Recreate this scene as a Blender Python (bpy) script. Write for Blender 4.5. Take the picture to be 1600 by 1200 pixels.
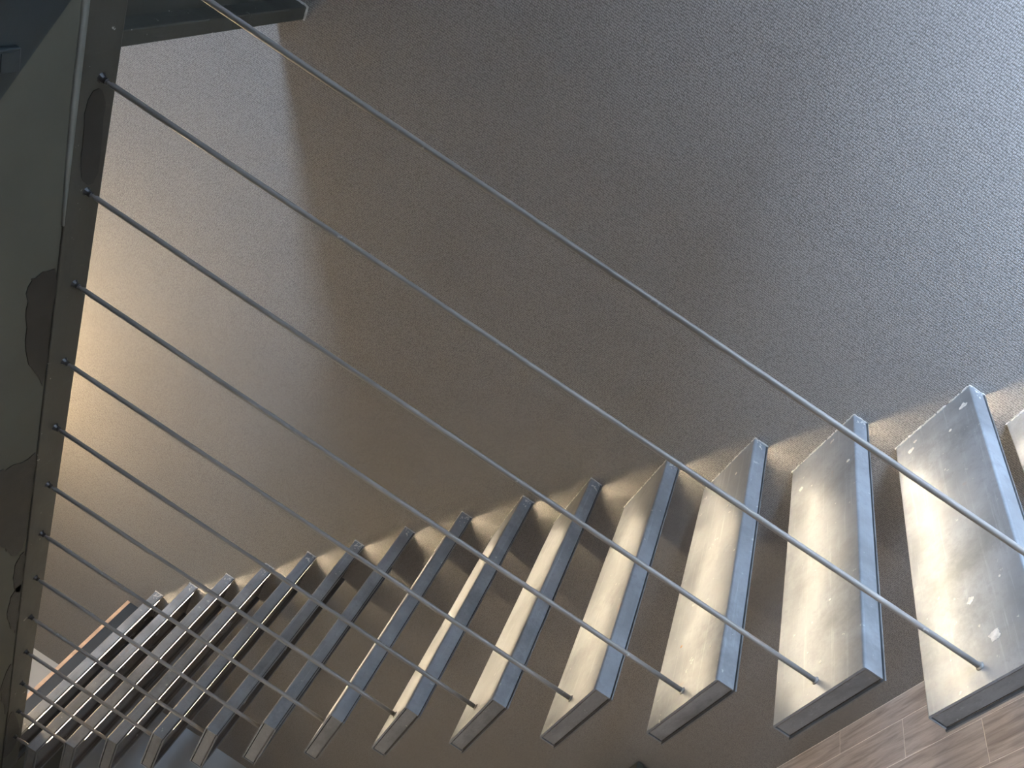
import bpy, bmesh, math, random
from mathutils import Matrix, Vector

for o in list(bpy.data.objects):
    bpy.data.objects.remove(o, do_unlink=True)
scene = bpy.context.scene
C = scene.collection
random.seed(7)

# ------------------------------------------------------------------ camera
cam_d = bpy.data.cameras.new('camera')
cam = bpy.data.objects.new('camera', cam_d)
C.objects.link(cam)
RX, RY, RZ = (0.45924, 0.31744, -0.82965), (0.67134, 0.48759, 0.55817), (0.58172, -0.81332, 0.01081)
cam.matrix_world = Matrix(((RX[0], RY[0], RZ[0], 0.76), (RX[1], RY[1], RZ[1], -1.2914),
                           (RX[2], RY[2], RZ[2], 1.1313), (0, 0, 0, 1)))
cam_d.sensor_fit = 'HORIZONTAL'
cam_d.sensor_width = 36.0
cam_d.lens = 1178.0 / 1600 * 36.0
cam_d.shift_x = -43.826 / 1600
cam_d.shift_y = 10.876 / 1600
cam_d.clip_start = 0.02
scene.camera = cam

# ------------------------------------------------------------------ sky, exposure
SKY = 76.0
world = bpy.data.worlds.new('sky')
scene.world = world
world.use_nodes = True
bg = world.node_tree.nodes['Background']
bg.inputs[0].default_value = (0.52, 0.71, 1.0, 1)
bg.inputs[1].default_value = SKY
scene.view_settings.view_transform = 'Standard'
scene.view_settings.look = 'None'
scene.view_settings.gamma = 1.0
scene.view_settings.exposure = 0.0
scene.view_settings.use_curve_mapping = False

# overall sizes (metres); x runs down the stairs, y to the papered wall, z up from tread 'zero'
G, D, T, L = 0.2907, 0.3224, 0.0568, 1.0936
RISE = 0.18
ROD_X, ROD_Y, ZB = 0.1644, 0.054, 2.271
ZF = -0.828            # lower floor
ZU = 2.489             # upper floor
XL, XLU, XR = -5.10, -5.39, 2.40     # end wall below, end wall above, window wall
YF = -3.6              # wall behind the camera
ZT = 5.2               # roof
LED_STRENGTH = 210.0
WIN1 = (-0.75, 0.98, -0.80, 1.58)     # y0,y1,z0,z1 in the window wall, lower floor
WIN2 = (-3.30, -0.60, 3.55, 4.35)      # upper floor

def portal(name, y0, y1, z0, z1):
    ld = bpy.data.lights.new(name, 'AREA')
    ld.shape = 'RECTANGLE'
    ld.size, ld.size_y = z1 - z0, y1 - y0
    ld.cycles.is_portal = True
    o = bpy.data.objects.new(name, ld)
    C.objects.link(o)
    o.location = (XR + 0.11, (y0 + y1) / 2, (z0 + z1) / 2)
    o.rotation_euler = (0, math.pi / 2, 0)     # -Z of the lamp points to -x
    return o
portal('daylight_portal', *WIN1)
portal('daylight_portal', *WIN2)

# ------------------------------------------------------------------ materials
def mat(name):
    m = bpy.data.materials.new(name)
    m.use_nodes = True
    nt = m.node_tree
    p = nt.nodes['Principled BSDF']
    return m, nt, p

def node(nt, kind, **kw):
    n = nt.nodes.new(kind)
    for k, v in kw.items():
        setattr(n, k, v)
    return n

def ramp(nt, fac, stops):
    r = node(nt, 'ShaderNodeValToRGB')
    e = r.color_ramp.elements
    while len(e) < len(stops):
        e.new(0.5)
    for el, (pos, col) in zip(e, stops):
        el.position = pos
        el.color = (*col, 1) if len(col) == 3 else col
    nt.links.new(fac, r.inputs[0])
    return r

def noise(nt, vec, scale, detail=4, rough=0.55, dim='3D'):
    n = node(nt, 'ShaderNodeTexNoise')
    n.inputs['Scale'].default_value = scale
    n.inputs['Detail'].default_value = detail
    n.inputs['Roughness'].default_value = rough
    if vec is not None:
        nt.links.new(vec, n.inputs['Vector'])
    return n

def mix(nt, a, b, fac, blend='MIX'):
    m = node(nt, 'ShaderNodeMix', data_type='RGBA', blend_type=blend)
    for sock, v in ((m.inputs[6], a), (m.inputs[7], b), (m.inputs[0], fac)):
        if hasattr(v, 'is_output'):
            nt.links.new(v, sock)
        elif isinstance(v, (int, float)):
            sock.default_value = v
        else:
            sock.default_value = (*v, 1)
    return m.outputs[2]

def coords(nt, scale=(1, 1, 1), jitter=True):
    tc = node(nt, 'ShaderNodeTexCoord')
    mp = node(nt, 'ShaderNodeMapping')
    mp.inputs['Scale'].default_value = scale
    nt.links.new(tc.outputs['Object'], mp.inputs['Vector'])
    if jitter:
        oi = node(nt, 'ShaderNodeObjectInfo')
        mul = node(nt, 'ShaderNodeMath', operation='MULTIPLY')
        mul.inputs[1].default_value = 37.0
        nt.links.new(oi.outputs['Random'], mul.inputs[0])
        cmb = node(nt, 'ShaderNodeCombineXYZ')
        for i in range(3):
            nt.links.new(mul.outputs[0], cmb.inputs[i])
        nt.links.new(cmb.outputs[0], mp.inputs['Location'])
    return mp.outputs[0]

def bump(nt, p, height, strength, dist):
    b = node(nt, 'ShaderNodeBump')
    b.inputs['Strength'].default_value = strength
    b.inputs['Distance'].default_value = dist
    nt.links.new(height, b.inputs['Height'])
    nt.links.new(b.outputs[0], p.inputs['Normal'])

def steel(name, base, rough=0.42, metallic=0.3, specks=True, stretch=(1, 1, 1)):
    """sprayed steel: mottled paint, scratches, pale plaster specks, a little rust"""
    m, nt, p = mat(name)
    v = coords(nt, stretch)
    n1 = noise(nt, v, 7, 5, 0.6)
    lo = tuple(c * 0.78 for c in base)
    hi = tuple(min(1, c * 1.22) for c in base)
    col = ramp(nt, n1.outputs[0], [(0.3, lo), (0.7, hi)]).outputs[0]
    n2 = noise(nt, v, 55, 4, 0.7)
    col = mix(nt, col, tuple(c * 0.8 for c in base), ramp(nt, n2.outputs[0], [(0.52, (0, 0, 0)), (0.75, (0.6, 0.6, 0.6))]).outputs[0])
    st = noise(nt, coords(nt, (60 * stretch[0], 2.2 * stretch[1], 60 * stretch[2])), 1.0, 5, 0.7)
    col = mix(nt, col, tuple(min(1, c * 1.55) for c in base), ramp(nt, st.outputs[0], [(0.56, (0, 0, 0)), (0.72, (0.55, 0.55, 0.55))]).outputs[0])
    big = noise(nt, v, 2.6, 6, 0.75)
    col = mix(nt, col, tuple(c * 0.55 for c in base), ramp(nt, big.outputs[0], [(0.52, (0, 0, 0)), (0.68, (0.7, 0.7, 0.7))]).outputs[0])
    if specks:
        vs = coords(nt, (1, 1, 1))
        n3 = noise(nt, vs, 26, 3, 0.75)
        col = mix(nt, col, (0.62, 0.60, 0.56), ramp(nt, n3.outputs[0], [(0.675, (0, 0, 0)), (0.72, (0.65, 0.65, 0.65))]).outputs[0])
        n4 = noise(nt, vs, 9, 2, 0.5)
        col = mix(nt, col, (0.36, 0.20, 0.10), ramp(nt, n4.outputs[0], [(0.735, (0, 0, 0)), (0.80, (0.5, 0.5, 0.5))]).outputs[0])
    nt.links.new(col, p.inputs['Base Color'])
    p.inputs['Metallic'].default_value = metallic
    rr = ramp(nt, n1.outputs[0], [(0.3, (rough - 0.08,) * 3), (0.7, (rough + 0.12,) * 3)])
    nt.links.new(rr.outputs[0], p.inputs['Roughness'])
    bump(nt, p, n2.outputs[0], 0.12, 0.002)
    return m

M = {}
M['tread'] = steel('tread_steel', (0.28, 0.289, 0.30), 0.42, 0.35)
M['cap'] = steel('end_cap_steel', (0.25, 0.25, 0.25), 0.5, 0.3, stretch=(1, 1, 2.5))
M['flange'] = steel('flange_steel', (0.20, 0.20, 0.20), 0.35, 0.5, specks=False)
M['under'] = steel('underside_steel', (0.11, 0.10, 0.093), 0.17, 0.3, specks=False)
M['rod'] = steel('rod_steel', (0.30, 0.28, 0.258), 0.42, 0.35, stretch=(1, 1, 0.15))
M['beam'] = steel('beam_steel', (0.056, 0.056, 0.046), 0.45, 0.2, stretch=(0.4, 1.5, 1))
M['alu'] = steel('pale_aluminium', (0.62, 0.62, 0.60), 0.45, 0.5, specks=False)
M['weld'] = steel('weld_metal', (0.05, 0.05, 0.05), 0.35, 0.5, specks=False)

def plain(name, col, rough=0.6, var=0.12, scale=4.0, metallic=0.0, bmp=0.08):
    m, nt, p = mat(name)
    v = coords(nt, jitter=False)
    n = noise(nt, v, scale, 5, 0.6)
    lo = tuple(c * (1 - var) for c in col)
    hi = tuple(min(1, c * (1 + var)) for c in col)
    nt.links.new(ramp(nt, n.outputs[0], [(0.3, lo), (0.7, hi)]).outputs[0], p.inputs['Base Color'])
    p.inputs['Roughness'].default_value = rough
    p.inputs['Metallic'].default_value = metallic
    n2 = noise(nt, v, scale * 40, 3, 0.6)
    bump(nt, p, n2.outputs[0], bmp, 0.002)
    return m

M['ceiling'] = plain('ceiling_paint', (0.066, 0.068, 0.052), 0.6, 0.12, 3.0)
M['smear'] = plain('dark_paint_smear', (0.015, 0.015, 0.013), 0.5, 0.4, 18.0, bmp=0.4)
M['panel'] = plain('blue_black_finish', (0.018, 0.026, 0.028), 0.45, 0.2, 5.0)
M['bead'] = plain('plaster_bead', (0.14, 0.148, 0.13), 0.5, 0.15, 12.0)
M['caulk'] = plain('pale_caulk', (0.58, 0.55, 0.50), 0.8, 0.25, 60.0, bmp=0.6)
M['white_wall'] = plain('pale_grey_plaster', (0.55, 0.55, 0.54), 0.8, 0.06, 2.0)
M['blue_wall'] = plain('blue_grey_plaster', (0.46, 0.49, 0.50), 0.7, 0.08, 2.0)
M['room_wall'] = plain('warm_grey_plaster', (0.26, 0.245, 0.225), 0.8, 0.06, 2.0)
M['nosing'] = plain('orange_wood_edge', (0.55, 0.36, 0.23), 0.55, 0.15, 20.0)
M['fascia'] = plain('blue_black_fascia', (0.030, 0.036, 0.042), 0.45, 0.2, 6.0)
M['rust'] = plain('rust', (0.42, 0.24, 0.13), 0.8, 0.3, 90.0)
M['frame'] = plain('window_frame_paint', (0.05, 0.05, 0.05), 0.4, 0.1, 10.0)
M['grout'] = plain('pale_grout', (0.82, 0.73, 0.63), 0.9, 0.15, 30.0)
M['olive'] = plain('olive_plastic', (0.06, 0.06, 0.045), 0.5, 0.15, 10.0)
M['dark_brick'] = plain('dark_brick', (0.07, 0.055, 0.045), 0.85, 0.2, 6.0)
M['paving'] = plain('dark_paving', (0.07, 0.068, 0.065), 0.8, 0.2, 3.0)
M['black'] = plain('black_metal', (0.02, 0.02, 0.02), 0.4, 0.1, 10.0)

def wallpaper():
    m, nt, p = mat('woven_wallpaper')
    v = coords(nt, (1, 1, 1), jitter=False)
    vo = node(nt, 'ShaderNodeTexVoronoi')
    vo.inputs['Scale'].default_value = 185
    vo.inputs['Randomness'].default_value = 0.34
    mp = node(nt, 'ShaderNodeMapping')
    mp.inputs['Scale'].default_value = (0.8, 0.0, 1.15)
    nt.links.new(v, mp.inputs['Vector'])
    nt.links.new(mp.outputs[0], vo.inputs['Vector'])
    dots = ramp(nt, vo.outputs['Distance'], [(0.22, (1, 1, 1)), (0.66, (0, 0, 0))]).outputs[0]
    n = noise(nt, v, 1.4, 4, 0.5)
    base = ramp(nt, n.outputs[0], [(0.3, (0.26, 0.236, 0.212)), (0.7, (0.305, 0.277, 0.249))]).outputs[0]
    n2 = noise(nt, v, 420, 2, 0.5)
    base = mix(nt, base, (0.46, 0.43, 0.395), ramp(nt, n2.outputs[0], [(0.4, (0.1, 0.1, 0.1)), (0.65, (0.4, 0.4, 0.4))]).outputs[0])
    base = mix(nt, (0.135, 0.124, 0.113), base, dots)
    nt.links.new(base, p.inputs['Base Color'])
    p.inputs['Roughness'].default_value = 0.62
    bump(nt, p, dots, 0.6, 0.0018)
    return m
M['wallpaper'] = wallpaper()

def wood():
    m, nt, p = mat('wood_look_tile')
    v = coords(nt, (1.6, 14, 14))
    n = noise(nt, v, 2.2, 6, 0.65)
    n.inputs['Distortion'].default_value = 0.6
    c = ramp(nt, n.outputs[0], [(0.3, (0.27, 0.215, 0.18)), (0.5, (0.47, 0.385, 0.33)), (0.7, (0.60, 0.51, 0.445))]).outputs[0]
    v2 = coords(nt, (4, 90, 90))
    n2 = noise(nt, v2, 1.5, 4, 0.6)
    c = mix(nt, c, (0.25, 0.20, 0.165), ramp(nt, n2.outputs[0], [(0.55, (0, 0, 0)), (0.75, (0.55, 0.55, 0.55))]).outputs[0])
    nt.links.new(c, p.inputs['Base Color'])
    p.inputs['Roughness'].default_value = 0.45
    bump(nt, p, n2.outputs[0], 0.15, 0.001)
    return m
M['wood'] = wood()

def emit(name, col, strength):
    m, nt, p = mat(name)
    p.inputs['Base Color'].default_value = (0.9, 0.88, 0.8, 1)
    p.inputs['Emission Color'].default_value = (*col, 1)
    p.inputs['Emission Strength'].default_value = strength
    return m
M['led'] = emit('warm_white_led', (1.0, 0.83, 0.58), LED_STRENGTH)
M['bulb'] = emit('warm_bulb', (1.0, 0.72, 0.40), 60.0)
M['globe'] = emit('warm_globe', (1.0, 0.74, 0.43), 270.0)
M['downlight'] = emit('fill_light_disc', (1.0, 0.85, 0.68), 780.0)

def glass():
    m, nt, p = mat('window_glass')
    nt.nodes.remove(p)
    out = nt.nodes['Material Output']
    tr = node(nt, 'ShaderNodeBsdfTransparent')
    gl = node(nt, 'ShaderNodeBsdfGlossy')
    gl.inputs['Roughness'].default_value = 0.02
    mx = node(nt, 'ShaderNodeMixShader')
    mx.inputs[0].default_value = 0.06
    nt.links.new(tr.outputs[0], mx.inputs[1])
    nt.links.new(gl.outputs[0], mx.inputs[2])
    nt.links.new(mx.outputs[0], out.inputs[0])
    return m
M['glass'] = glass()

# ------------------------------------------------------------------ mesh helpers
def add_box(bm, x0, x1, y0, y1, z0, z1):
    vs = [bm.verts.new((x, y, z)) for x in (x0, x1) for y in (y0, y1) for z in (z0, z1)]
    for f in ((0, 1, 3, 2), (4, 6, 7, 5), (0, 4, 5, 1), (2, 3, 7, 6), (0, 2, 6, 4), (1, 5, 7, 3)):
        bm.faces.new([vs[i] for i in f])

def add_tube(bm, pts, radii, n=12):
    """vertical-ish tube through points with a radius at each"""
    rings = []
    for (x, y, z), r in zip(pts, radii):
        rings.append([bm.verts.new((x + r * math.cos(2 * math.pi * k / n), y + r * math.sin(2 * math.pi * k / n), z)) for k in range(n)])
    for a, b in zip(rings, rings[1:]):
        for k in range(n):
            bm.faces.new((a[k], a[(k + 1) % n], b[(k + 1) % n], b[k]))
    bm.faces.new(list(reversed(rings[0])))
    bm.faces.new(rings[-1])

def bevel(bm, w, seg=2):
    bmesh.ops.bevel(bm, geom=bm.edges[:], offset=w, segments=seg, profile=0.5, affect='EDGES', clamp_overlap=True)

def to_mesh(name, bm, m, smooth=False):
    bmesh.ops.recalc_face_normals(bm, faces=bm.faces[:])
    me = bpy.data.meshes.new(name)
    bm.to_mesh(me)
    bm.free()
    me.materials.append(M[m])
    if smooth:
        for f in me.polygons:
            f.use_smooth = True
    return me

def link(name, me, parent=None, loc=(0, 0, 0)):
    o = bpy.data.objects.new(name, me)
    C.objects.link(o)
    o.location = loc
    if parent is not None:
        o.parent = parent
    return o

def boxes(name, lst, m, parent=None, bev=0.0, loc=(0, 0, 0)):
    bm = bmesh.new()
    for b in lst:
        add_box(bm, *b)
    if bev:
        bevel(bm, bev)
    return link(name, to_mesh(name, bm, m), parent, loc)

def empty(name, loc=(0, 0, 0)):
    o = bpy.data.objects.new(name, None)
    o.empty_display_size = 0.05
    C.objects.link(o)
    o.location = loc
    return o

def tag(o, label, cat, group=None):
    o['label'] = label
    o['category'] = cat
    if group:
        o['group'] = group
    return o

def struct(o, label, cat):
    o['kind'] = 'structure'
    o['label'] = label
    o['category'] = cat
    return o

# ------------------------------------------------------------------ the room shell
struct(boxes('wall_back', [(XLU - 0.2, XR + 0.2, L, L + 0.2, ZF - 0.2, ZT)], 'wallpaper'),
       'dark taupe wall with woven wallpaper behind the stairs', 'wall')
struct(boxes('wall_left', [(XL - 0.2, XL, YF, L, ZF - 0.2, 2.28)], 'blue_wall'),
       'blue-grey end wall seen below the upper treads', 'wall')
struct(boxes('wall_left_upper', [(XLU - 0.2, XLU, YF, L, ZU - 0.01, ZT)], 'white_wall'),
       'pale grey end wall of the upper floor above the wooden edge', 'wall')
struct(boxes('wall_front', [(XLU - 0.2, XR + 0.2, YF - 0.2, YF, ZF - 0.2, ZT)], 'room_wall'),
       'warm grey plaster wall opposite the papered wall', 'wall')
(a0, a1, b0, b1), (c0, c1, d0, d1) = WIN1, WIN2
X0, X1 = XR, XR + 0.2
struct(boxes('wall_right', [
    (X0, X1, YF, a0, ZF - 0.2, 2.9), (X0, X1, a1, L, ZF - 0.2, 2.9), (X0, X1, a0, a1, ZF - 0.2, b0), (X0, X1, a0, a1, b1, 2.9),
    (X0, X1, YF, c0, 2.9, ZT), (X0, X1, c1, L, 2.9, ZT), (X0, X1, c0, c1, 2.9, d0), (X0, X1, c0, c1, d1, ZT)], 'room_wall'),
       'warm grey plaster wall with the windows', 'wall')
struct(boxes('roof', [(XLU - 0.2, XR + 0.2, YF - 0.2, L + 0.2, ZT, ZT + 0.15)], 'white_wall'),
       'pale ceiling of the upper floor', 'ceiling')

def window(idx, y0, y1, z0, z1, mull, label):
    w = empty('window_%d' % idx, (XR + 0.08, (y0 + y1) / 2, z0))
    hy, H, fw = (y1 - y0) / 2, z1 - z0, 0.05
    boxes('window_frame', [(0, 0.05, -hy, hy, 0, fw), (0, 0.05, -hy, hy, H - fw, H),
                           (0, 0.05, -hy, -hy + fw, fw, H - fw), (0, 0.05, hy - fw, hy, fw, H - fw)], 'frame', w)
    step = (2 * hy - 2 * fw) / mull
    for k in range(1, mull):
        yy = -hy + fw + k * step
        boxes('mullion', [(0.005, 0.045, yy - 0.02, yy + 0.02, fw, H - fw)], 'frame', w)
    for k in range(mull):
        yy = -hy + fw + k * step
        boxes('pane', [(0.02, 0.026, yy + 0.021, yy + step - 0.021, fw + 0.001, H - fw - 0.001)], 'glass', w)
    return struct(w, label, 'window')
window(1, *WIN1, 2, 'dark framed window of the lower room')
window(2, *WIN2, 3, 'dark framed high strip window of the upper floor')

# outdoors beyond the glazing: paving and an unseen house added to block low sky
struct(boxes('ground', [(XR + 0.2, 30, -20, 20, ZF - 0.2, ZF - 0.1)], 'paving'), 'grey paving outside the glazed door', 'ground')
nb = empty('sky_blocker_house', (25.0, 0, ZF - 0.1))
tag(nb, 'added unseen dark house that blocks low sky outside the glazed door', 'house')
boxes('blocker_wall', [(0, 4, -16, 16, 0, 7.5)], 'dark_brick', nb)
boxes('blocker_parapet', [(-0.1, 4.1, -16.1, 16.1, 7.5, 7.9)], 'paving', nb)
for yy in range(-13, 14, 5):
    for zz in (1.0, 4.0):
        boxes('blocker_window', [(-0.04, 0.0, yy - 0.7, yy + 0.7, zz, zz + 1.5)], 'panel', nb)

# floor with wood-look tiles
floor = struct(boxes('floor', [(XL, XR, YF, L, ZF - 0.1, ZF - 0.002)], 'grout'),
               'brown wood-look tile floor with pale joints', 'floor')
TW, TL, GAP = 0.177, 1.08, 0.0042
tile_cache = {}
def tile(x0, x1, y0, y1):
    w, d = round(x1 - x0, 3), round(y1 - y0, 3)
    if (w, d) not in tile_cache:
        bm = bmesh.new()
        add_box(bm, -w / 2, w / 2, -d / 2, d / 2, -0.008, 0)
        bevel(bm, 0.0008, 1)
        tile_cache[(w, d)] = to_mesh('floor_tile', bm, 'wood')
    link('floor_tile', tile_cache[(w, d)], floor, ((x0 + x1) / 2, (y0 + y1) / 2, ZF + random.uniform(-0.0004, 0.0004)))
row, y1 = 0, L - 0.003
ytop = 0.9745
joint = -1.563
while y1 > YF + 0.02:
    y0 = max(ytop, YF)
    ph = joint + row * 0.36
    k = math.floor((XL - ph) / TL)
    x = ph + k * TL
    while x < XR:
        xa, xb = max(x, XL), min(x + TL, XR)
        if xb - xa > 0.03:
            tile(xa + GAP / 2, xb - GAP / 2, y0 + GAP / 2, y1 - GAP / 2)
        x += TL
    row += 1
    y1, ytop = y0, y0 - TW

# ceiling of the lower room (underside of the upper floor)
ZC = ZB + 0.004
ceil = struct(boxes('ceiling', [(XL, XR, YF, -0.002, ZC, ZC + 0.15)], 'ceiling'),
              'dark grey-green painted ceiling beside the steel beam', 'ceiling')
struct(boxes('ceiling_landing', [(XL, -4.087, 0, L, ZC, ZC + 0.15)], 'ceiling'),
       'dark painted ceiling under the landing', 'ceiling')

def patch(name, pts, m, parent, z1, thick, jitter=0.004, sub=4):
    """thin irregular plate hanging just under the ceiling, outline given in x,y"""
    out = []
    n = len(pts)
    for i in range(n):
        p0, p1, p2, p3 = (Vector(pts[(i + k) % n]) for k in (-1, 0, 1, 2))
        for s in range(sub):
            t = s / sub
            q = 0.5 * ((2 * p1) + (p2 - p0) * t + (2 * p0 - 5 * p1 + 4 * p2 - p3) * t * t + (3 * p1 - p0 - 3 * p2 + p3) * t ** 3)
            out.append((q.x + random.uniform(-jitter, jitter), q.y + random.uniform(-jitter, jitter)))
    bm = bmesh.new()
    a = [bm.verts.new((x, y, z1)) for x, y in out]
    b = [bm.verts.new((x, y, z1 - thick)) for x, y in out]
    bm.faces.new(a)
    bm.faces.new(b[::-1])
    for i in range(len(out)):
        j = (i + 1) % len(out)
        bm.faces.new((a[i], b[i], b[j], a[j]))
    return link(name, to_mesh(name, bm, m), parent)

smears = [
    [(-0.693, -0.004), (-0.67, -0.06), (-0.695, -0.083), (-0.802, -0.083), (-0.95, -0.066), (-1.05, -0.028), (-1.088, -0.004), (-0.892, -0.003)],
    [(-1.423, -0.004), (-1.413, -0.043), (-1.392, -0.109), (-1.404, -0.135), (-1.739, -0.118), (-1.862, -0.079), (-1.938, -0.035), (-1.857, -0.006), (-1.65, -0.003)],
    [(-1.958, -0.004), (-1.991, -0.032), (-2.084, -0.041), (-2.203, -0.018), (-2.185, -0.003)],
    [(-2.176, -0.004), (-2.213, -0.044), (-2.349, -0.047), (-2.536, -0.006), (-2.41, -0.003)],
    [(-2.803, -0.004), (-2.831, -0.026), (-2.936, -0.05), (-3.085, -0.037), (-3.29, -0.004), (-3.025, -0.003)]]
for s in smears:
    patch('paint_smear', s, 'smear', ceil, ZC, 0.002, 0.005)
# thin blue-black sheet with a slanting edge at the corner of the picture
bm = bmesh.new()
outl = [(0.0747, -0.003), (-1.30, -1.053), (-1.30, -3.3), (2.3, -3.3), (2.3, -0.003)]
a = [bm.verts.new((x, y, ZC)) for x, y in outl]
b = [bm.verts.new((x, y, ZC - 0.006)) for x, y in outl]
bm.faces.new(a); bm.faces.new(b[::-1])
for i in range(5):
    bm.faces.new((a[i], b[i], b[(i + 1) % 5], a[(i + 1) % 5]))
pn = link('ceiling_dark_sheet', to_mesh('ceiling_dark_sheet', bm, 'panel'), ceil)
pn['label'] = 'blue-black area with a slanting edge'
# pale plaster bead running along the beam
bm = bmesh.new()
prev = None
for k in range(41):
    x = 0.9 - k * 0.036
    w = 0.016 * min(1, 0.25 + (k if k < 20 else 40 - k) / 10) + random.uniform(-0.0012, 0.0012)
    ring = [bm.verts.new((x, -0.0015, ZC + 0.001)), bm.verts.new((x, -0.0015, ZC - 0.006)),
            bm.verts.new((x, -0.0015 - w * 0.55, ZC - 0.0045)), bm.verts.new((x, -0.0015 - w, ZC + 0.001))]
    if prev:
        for i in range(4):
            bm.faces.new((prev[i], prev[(i + 1) % 4], ring[(i + 1) % 4], ring[i]))
    else:
        bm.faces.new(ring)
    prev = ring
bm.faces.new(prev[::-1])
link('plaster_bead', to_mesh('plaster_bead', bm, 'bead', True), ceil)

# upper floor: deck over the room, landing at the head of the stairs, deck at the foot side
XT = -0.183
upper = struct(boxes('floor_upper', [(XLU, XR, YF, -0.002, ZC + 0.15, ZU)], 'room_wall'),
               'upper floor slab around the stair opening', 'floor')
land = boxes('landing', [(XLU, -4.085, -0.002, L, ZC + 0.15, ZU)], 'room_wall', upper)
boxes('landing_fascia', [(-4.085, -4.06, 0.10, L - 0.002, ZB + 0.01, ZU - 0.018)], 'fascia', land)
nos = boxes('wood_nosing', [(-4.12, -4.055, 0.10, L - 0.002, ZU - 0.018, ZU + 0.004)], 'nosing', land, 0.002)
nos['label'] = 'orange wooden floor edge'
boxes('foot_deck', [(XT, XR, 0.102, L, ZU + 0.005, ZU + 0.055)], 'beam', upper)

# ------------------------------------------------------------------ steel beams of the stair opening
beam = tag(empty('steel_beam', (0, 0.05, ZB)), 'long dark steel beam down the left side carrying the rods', 'beam')
boxes('beam_body', [(-4.085, XR - 0.002, -0.05, 0.05, 0, ZU - ZB)], 'beam', beam, 0.003)
ps = patch('paint_smear', [(-0.189, -0.006), (-0.223, -0.029), (-0.329, -0.025), (-0.399, -0.02), (-0.439, 0.006), (-0.414, 0.031), (-0.292, 0.027), (-0.21, 0.02)],
           'smear', beam, 0.0, 0.0015, 0.002)
ps = patch('paint_smear', [(-3.32, -0.023), (-3.387, -0.046), (-3.619, -0.046), (-3.805, -0.046), (-3.812, 0.006), (-3.63, 0.03)], 'smear', beam, 0.0, 0.0015, 0.002)
cross = tag(empty('steel_cross_beam', (XT, 0.6, 2.441)), 'short dark steel cross beam meeting the wall at the top edge', 'beam')
boxes('beam_body', [(-0.045, 0, 0.101 - 0.6, L - 0.6 - 0.001, 0, 0.12)], 'beam', cross, 0.004)
bm = bmesh.new()
for k in range(14):
    z = -0.003 + k * 0.009
    add_box(bm, -0.002, 0.0035 + random.uniform(0, 0.002), L - 0.6 - 0.006 - random.uniform(0, 0.003), L - 0.6 - 0.001, z, z + 0.0095)
for k in range(5):
    x = -0.046 + k * 0.0095
    add_box(bm, x, x + 0.0098, L - 0.6 - 0.005 - random.uniform(0, 0.003), L - 0.6 - 0.001, -0.0035 - random.uniform(0, 0.0015), 0.002)
link('caulk_seam', to_mesh('caulk_seam', bm, 'caulk'), cross)

# ------------------------------------------------------------------ stair treads
# local frame: x=0 front edge (treads reach back to -D), y=0 free end, z=0 top
def tread_meshes(y0):
    ms = {}
    e = 0.002
    RB = 0.007
    zb = -T + 0.0075                       # lower edge of the sheet sides
    bm = bmesh.new()                      # folded sheet: top with front and back sides
    prof = [(0, zb), *[(-RB + RB * math.cos(k * math.pi / 12), -RB + RB * math.sin(k * math.pi / 12)) for k in range(7)],
            *[(-D + RB - RB * math.sin(k * math.pi / 12), -RB + RB * math.cos(k * math.pi / 12)) for k in range(7)], (-D, zb),
            (-D + 0.004, zb), (-D + 0.004, -0.006), (-0.004, -0.006), (-0.004, zb)]
    A = [bm.verts.new((x, y0, z)) for x, z in prof]
    B = [bm.verts.new((x, L - 0.001, z)) for x, z in prof]
    n = len(prof)
    for i in range(n):
        bm.faces.new((A[i], A[(i + 1) % n], B[(i + 1) % n], B[i]))
    for R in (A, B):
        bm.faces.new((*R[0:8], R[18], R[19]))
        bm.faces.new((R[7], R[8], R[17], R[18]))
        bm.faces.new((*R[8:16], R[16], R[17]))
    ms['tread_shell'] = to_mesh('tread_shell', bm, 'tread')
    bm = bmesh.new()
    add_box(bm, -D + 0.0065, -0.0065, y0 + e, y0 + 0.0065, zb + 0.002, -0.0088)
    bevel(bm, 0.0008, 1)
    ms['end_cap'] = to_mesh('end_cap', bm, 'cap')
    bm = bmesh.new()                      # bottom flange: a flat frame that stands a little proud
    w, p = 0.006, 0.0025
    z0, z1 = -T, -T + 0.004
    add_box(bm, -w, p, y0 - p, L - 0.001, z0, z1)
    add_box(bm, -D - p, -D + w, y0 - p, L - 0.001, z0, z1)
    add_box(bm, -D + w, -w, y0 - p, y0 + w, z0, z1)
    ms['bottom_flange'] = to_mesh('bottom_flange', bm, 'flange')
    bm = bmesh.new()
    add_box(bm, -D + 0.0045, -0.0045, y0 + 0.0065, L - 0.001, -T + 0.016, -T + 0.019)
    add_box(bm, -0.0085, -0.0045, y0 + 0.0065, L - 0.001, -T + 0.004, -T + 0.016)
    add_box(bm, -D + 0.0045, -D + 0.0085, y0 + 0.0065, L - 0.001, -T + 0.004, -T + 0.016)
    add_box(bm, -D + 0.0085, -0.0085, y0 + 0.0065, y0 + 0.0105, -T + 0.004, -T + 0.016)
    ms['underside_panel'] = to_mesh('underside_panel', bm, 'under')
    bm = bmesh.new()
    add_box(bm, -0.0195, -0.0155, y0 + 0.06, L - 0.03, -T + 0.0045, -T + 0.0053)
    chan = bmesh.new()
    add_box(chan, -0.0195, -0.0150, y0 + 0.055, L - 0.025, -T + 0.0053, -T + 0.0158)
    add_box(chan, -0.0215, -0.0195, y0 + 0.055, L - 0.025, -T + 0.0014, -T + 0.0158)
    ms['led_channel'] = to_mesh('led_channel', chan, 'alu')
    ms['led_strip'] = to_mesh('led_strip', bm, 'led')
    return ms

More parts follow.
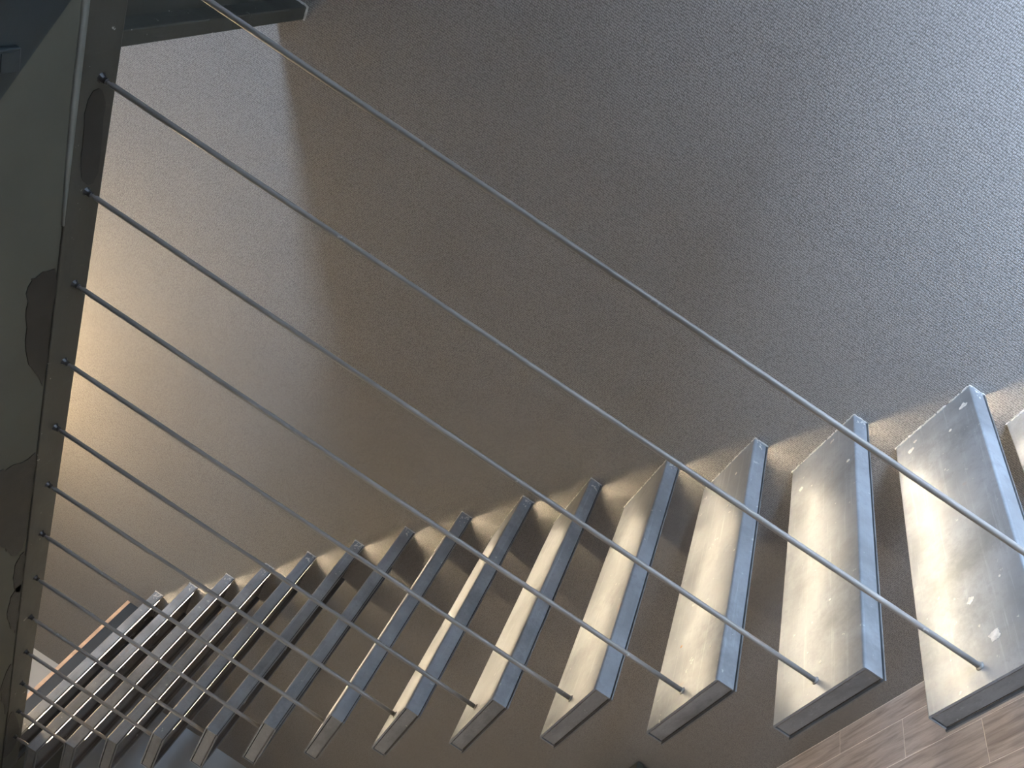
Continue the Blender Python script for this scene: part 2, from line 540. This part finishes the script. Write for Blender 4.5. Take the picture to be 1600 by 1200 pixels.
def seam_mesh(seed):
    """crumbly pale caulk where the tread meets the wall, all round the profile"""
    rnd = random.Random(seed)
    bm = bmesh.new()
    n = 46
    for k in range(n):
        x = -D + (k / n) * D
        if rnd.random() < 0.9:
            add_box(bm, x, x + D / n * 1.05, L - 0.002 - rnd.uniform(0.001, 0.006), L, -0.001, rnd.uniform(0.0006, 0.0035))
    for k in range(7):
        z = -T + k * T / 7
        add_box(bm, -0.001, rnd.uniform(0.0012, 0.0035), L - 0.002 - rnd.uniform(0.001, 0.005), L, z, z + T / 7 * 1.1)
    for k in range(9):                     # flakes left on the front face beside the wall
        y, z = L - rnd.uniform(0.008, 0.05), -rnd.uniform(0.010, T - 0.014)
        h, w = rnd.uniform(0.001, 0.004), rnd.uniform(0.002, 0.008)
        a = rnd.uniform(-1, 1)
        vs = [bm.verts.new((0.0004, y + cy * w * math.cos(a) - cz * h * math.sin(a), z + cy * w * math.sin(a) + cz * h * math.cos(a)))
              for cy, cz in ((-1, -0.6), (0.2, -1), (1, -0.3), (0.6, 0.9), (-0.5, 1))]
        vb = [bm.verts.new((-0.0005, v.co.y, v.co.z)) for v in vs]
        bm.faces.new(vs)
        bm.faces.new(vb[::-1])
        for q in range(5):
            bm.faces.new((vs[q], vb[q], vb[(q + 1) % 5], vs[(q + 1) % 5]))
    return to_mesh('caulk_seam', bm, 'caulk')

full, short = tread_meshes(0.0), tread_meshes(0.102)
seams = [seam_mesh(s) for s in range(5)]
DX = [0.0079, -0.0033, -0.0036, 0.0008, -0.0008, 0.0023, 0.0061, -0.0003, 0.0015, 0.0002, 0.0001, -0.0014, -0.0009, 0.0008]
DZ = [-0.0136, -0.0063, 0.001, 0.0079, 0.0091, 0.0067, 0.0038, 0.0039, -0.0017, 0.0027, -0.0032, -0.0043, -0.0043, -0.0018]
RT = [0.001, -0.004, -0.003, -0.003, 0, -0.001, 0.004, 0.002, 0, -0.001, -0.002, -0.001, 0, 0]
ORD = ['first', 'second', 'third', 'fourth', 'fifth', 'sixth', 'seventh', 'eighth', 'ninth', 'tenth', 'eleventh', 'twelfth',
       'thirteenth', 'fourteenth', 'fifteenth', 'sixteenth', 'seventeenth', 'eighteenth']
TREADS = {-1: 'grey steel stair tread cut off by the right edge, only its wall corner showing',
          0: 'large grey steel stair tread, rightmost with a rod foot and white plaster blotches',
          1: 'grey steel stair tread with wide cream-lit top, second from the right',
          2: 'grey steel stair tread with cream-lit top and rust spot, third from the right',
          3: 'blue-grey steel stair tread with half-lit cream top, fourth from the right',
          4: 'steel stair tread with narrow cream top and blue-grey front, fifth from the right',
          5: 'dark steel stair tread with slim cream top strip, sixth from the right',
          6: 'dark steel stair tread with hair-thin cream top, seventh from the right',
          7: 'dark steel stair tread seen edge-on, eighth from the right',
          8: 'dark steel stair tread just above eye level, sixth from the landing',
          9: 'dark steel stair tread showing its lit underside, fifth from the landing',
          10: 'blue-grey steel stair tread showing its underside, fourth from the landing',
          11: 'blue-grey steel stair tread showing its underside, third from the landing',
          12: 'blue-grey steel stair tread with glowing underside, second from the landing',
          13: 'topmost steel stair tread directly under the wooden landing edge',
          -2: 'steel stair tread one step below the one cut off by the right edge',
          -3: 'lower steel stair tread, second from the tile floor',
          -4: 'bottom steel stair tread next to the tile floor'}
SPLATS = {0: [(-0.111, 0.11, 0.020), (-0.153, 0.246, 0.012), (-0.257, 1.008, 0.014), (-0.04, 1.015, 0.015), (-0.102, 0.947, 0.007),
              (-0.144, 0.158, 0.004), (-0.234, 0.111, 0.004), (-0.237, 1.039, 0.009), (-0.065, 0.263, 0.004)],
          1: [(-0.147, 0.1, 0.005), (-0.114, 0.291, 0.0045), (-0.263, 0.929, 0.011), (-0.109, 1.05, 0.010), (-0.035, 0.85, 0.008), (-0.196, 0.16, 0.003)],
          2: [(-0.107, 0.794, 0.007), (-0.09, 0.965, 0.007), (-0.058, 0.14, 0.0035)]}
RUST = {2: [(-0.221, 0.241, 0.006)]}
def tread_pos(i):
    dx = DX[i] if i >= 0 else 0.0
    dz = DZ[i] if i >= 0 else -0.012
    return (-G * i + dx, 0, RISE * i + dz)

for i in range(-4, 14):
    e = tag(empty('stair_tread', tread_pos(i)), TREADS[i], 'stair tread', 'cantilevered steel stair treads')
    ms = short if i == 13 else full
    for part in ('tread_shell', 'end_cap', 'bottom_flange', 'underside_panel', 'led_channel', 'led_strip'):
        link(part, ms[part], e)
    link('caulk_seam', seams[i % 5], e)
    for (sx, sy, sr) in SPLATS.get(i, []):
        k = 9
        ring = [(sx + sr * random.uniform(0.55, 1.1) * math.cos(2 * math.pi * a / k), sy + sr * random.uniform(0.55, 1.1) * math.sin(2 * math.pi * a / k)) for a in range(k)]
        patch('plaster_splat', ring, 'caulk', e, 0.0007, 0.0007, sr * 0.08)
    for (sx, sy, sr) in RUST.get(i, []):
        ring = [(sx + sr * random.uniform(0.6, 1.1) * math.cos(a), sy + sr * random.uniform(0.6, 1.1) * math.sin(a)) for a in (0, 0.9, 1.8, 2.7, 3.6, 4.5, 5.4)]
        patch('rust_spot', ring, 'rust', e, 0.0004, 0.0004, sr * 0.05)

# ------------------------------------------------------------------ rods between treads and beam
def ord_label(i):
    if i == -1:
        return 'thin grey steel rod nearest the top right, its foot outside the frame'
    if i == 0:
        return 'thin grey steel rod standing on the rightmost large tread'
    if i <= 7:
        return 'thin grey steel rod standing on the %s tread from the right' % ORD[i]
    return 'thin grey steel rod standing on the %s tread below the landing' % ORD[13 - i]

for i in range(-1, 13):
    px, py, pz = tread_pos(i)
    rt = (-G * i - ROD_X + (RT[i] if i >= 0 else 0))
    bx = px - ROD_X
    e = empty('baluster_rod', (bx, ROD_Y, pz))
    H = ZB - pz
    tx = rt - bx
    lab = ord_label(i)
    tag(e, lab, 'rod', 'steel rods hanging from the beam to the treads')
    bm = bmesh.new()
    R0 = 0.0068
    segs = 8
    pts, rad = [(0, 0, -0.0005)], [R0]
    for k in range(1, segs):
        s = k / segs
        pts.append((tx * s + random.uniform(-0.0006, 0.0006), random.uniform(-0.0006, 0.0006), (H - 0.03) * s))
        rad.append(R0 + random.uniform(-0.0002, 0.0002))
    pts += [(tx, 0, H - 0.028), (tx, 0, H - 0.024), (tx, 0, H - 0.001)]
    rad += [R0, R0 * 0.62, R0 * 0.62]
    add_tube(bm, pts, rad, 14)
    link('rod', to_mesh('rod', bm, 'rod', True), e)
    bm = bmesh.new()
    add_tube(bm, [(tx, 0, H - 0.017), (tx, 0, H - 0.0155), (tx, 0, H - 0.008), (tx + 0.001, 0, H - 0.003), (tx, 0.001, H - 0.0002)],
             [0.0055, 0.0078, 0.0075, 0.0095, 0.0125], 9)
    link('weld_collar', to_mesh('weld_collar', bm, 'weld'), e)
    bm = bmesh.new()
    add_tube(bm, [(0, 0, -0.0002), (0.0004, 0, 0.0018), (0, 0.0005, 0.004)], [0.0115, 0.0095, 0.007], 11)
    link('foot_weld', to_mesh('foot_weld', bm, 'rod', True), e)

# ------------------------------------------------------------------ lamps of the house
def downlight(x, y, label, watts):  # unseen lamps added to give the wall a warm fill
    e = tag(empty('fill_downlight', (x, y, ZC - 0.006)), label, 'fill lamp', 'added fill downlights in the lower room ceiling')
    bm = bmesh.new()
    n = 24
    for (r0, r1, z0, z1) in ((0.055, 0.07, -0.012, 0.0),):
        ra = [[bm.verts.new((r * math.cos(2 * math.pi * k / n), r * math.sin(2 * math.pi * k / n), z)) for k in range(n)] for r, z in ((r0, z1), (r1, z1), (r1, z0), (r0, z0))]
        for q in range(4):
            for k in range(n):
                bm.faces.new((ra[q][k], ra[q][(k + 1) % n], ra[(q + 1) % 4][(k + 1) % n], ra[(q + 1) % 4][k]))
    link('trim_ring', to_mesh('trim_ring', bm, 'frame'), e)
    bm = bmesh.new()
    add_tube(bm, [(0, 0, -0.004), (0, 0, 0)], [0.054, 0.054], 24)
    link('diffuser', to_mesh('diffuser', bm, 'downlight'), e)
for k, (x, y) in enumerate([(-1.6, -1.9), (-2.9, -1.9), (-4.2, -1.9)]):
    downlight(x, y, 'added unseen warm fill downlight, %s along the room behind the viewer' % ORD[k], 10)

# small dark square fitting at the top left corner
e = tag(empty('ceiling_fitting', (-0.083, -0.185, ZC - 0.006)), 'small dark square fitting on the ceiling in the top left corner', 'ceiling fitting')
boxes('housing', [(-0.024, 0.024, -0.024, 0.024, -0.012, 0)], 'panel', e, 0.002)
boxes('face_plate', [(-0.018, 0.018, -0.018, 0.018, -0.0135, -0.012)], 'panel', e)

# wall sconce on the upper floor, the source of the golden wash
SC = (-2.75, L, 3.75)
e = tag(empty('wall_sconce', SC), 'warm wall sconce on the upper floor above the beam', 'wall lamp')
boxes('back_plate', [(-0.05, 0.05, -0.012, -0.001, -0.09, 0.09)], 'black', e, 0.003)
boxes('arm', [(-0.012, 0.012, -0.09, -0.012, -0.012, 0.012)], 'black', e)
bm = bmesh.new()
n = 20
r = 0.045
ra = [[bm.verts.new((rr * math.cos(2 * math.pi * k / n), -0.12 + rr * math.sin(2 * math.pi * k / n), z)) for k in range(n)] for rr, z in ((r, -0.1), (r, 0.1), (r - 0.003, 0.1), (r - 0.003, -0.1))]
for q in range(4):
    for k in range(n):
        bm.faces.new((ra[q][k], ra[q][(k + 1) % n], ra[(q + 1) % 4][(k + 1) % n], ra[(q + 1) % 4][k]))
link('shade', to_mesh('shade', bm, 'black', True), e)
bm = bmesh.new()
add_tube(bm, [(0, -0.12, -0.06), (0, -0.12, -0.05), (0, -0.12, 0.05), (0, -0.12, 0.06)], [0.012, 0.03, 0.03, 0.012], 14)
link('bulb', to_mesh('bulb', bm, 'bulb', True), e)

# pendant globe over the stair opening on the upper floor
e = tag(empty('pendant_lamp', (-2.55, 0.48, 3.75)), 'warm globe pendant lamp hanging over the stair opening upstairs', 'lamp')
bm = bmesh.new()
bmesh.ops.create_uvsphere(bm, u_segments=20, v_segments=12, radius=0.11)
link('globe', to_mesh('globe', bm, 'globe', True), e)
bm = bmesh.new()
add_tube(bm, [(0, 0, 0.105), (0, 0, 0.13), (0, 0, 0.135), (0, 0, ZT - 3.751)], [0.03, 0.03, 0.004, 0.004], 10)
link('cord', to_mesh('cord', bm, 'black'), e)

# dark box standing under the stairs, only its corner in view
e = tag(empty('storage_box', (-2.53, 0.94, ZF)), 'dark olive box against the wall under the stairs, corner at the bottom edge', 'box')
boxes('box_body', [(-0.42, -0.004, -0.14, 0.14, 0.0005, 0.408)], 'olive', e, 0.004)
boxes('box_lid', [(-0.424, 0.0, -0.144, 0.144, 0.409, 0.443)], 'olive', e, 0.004)
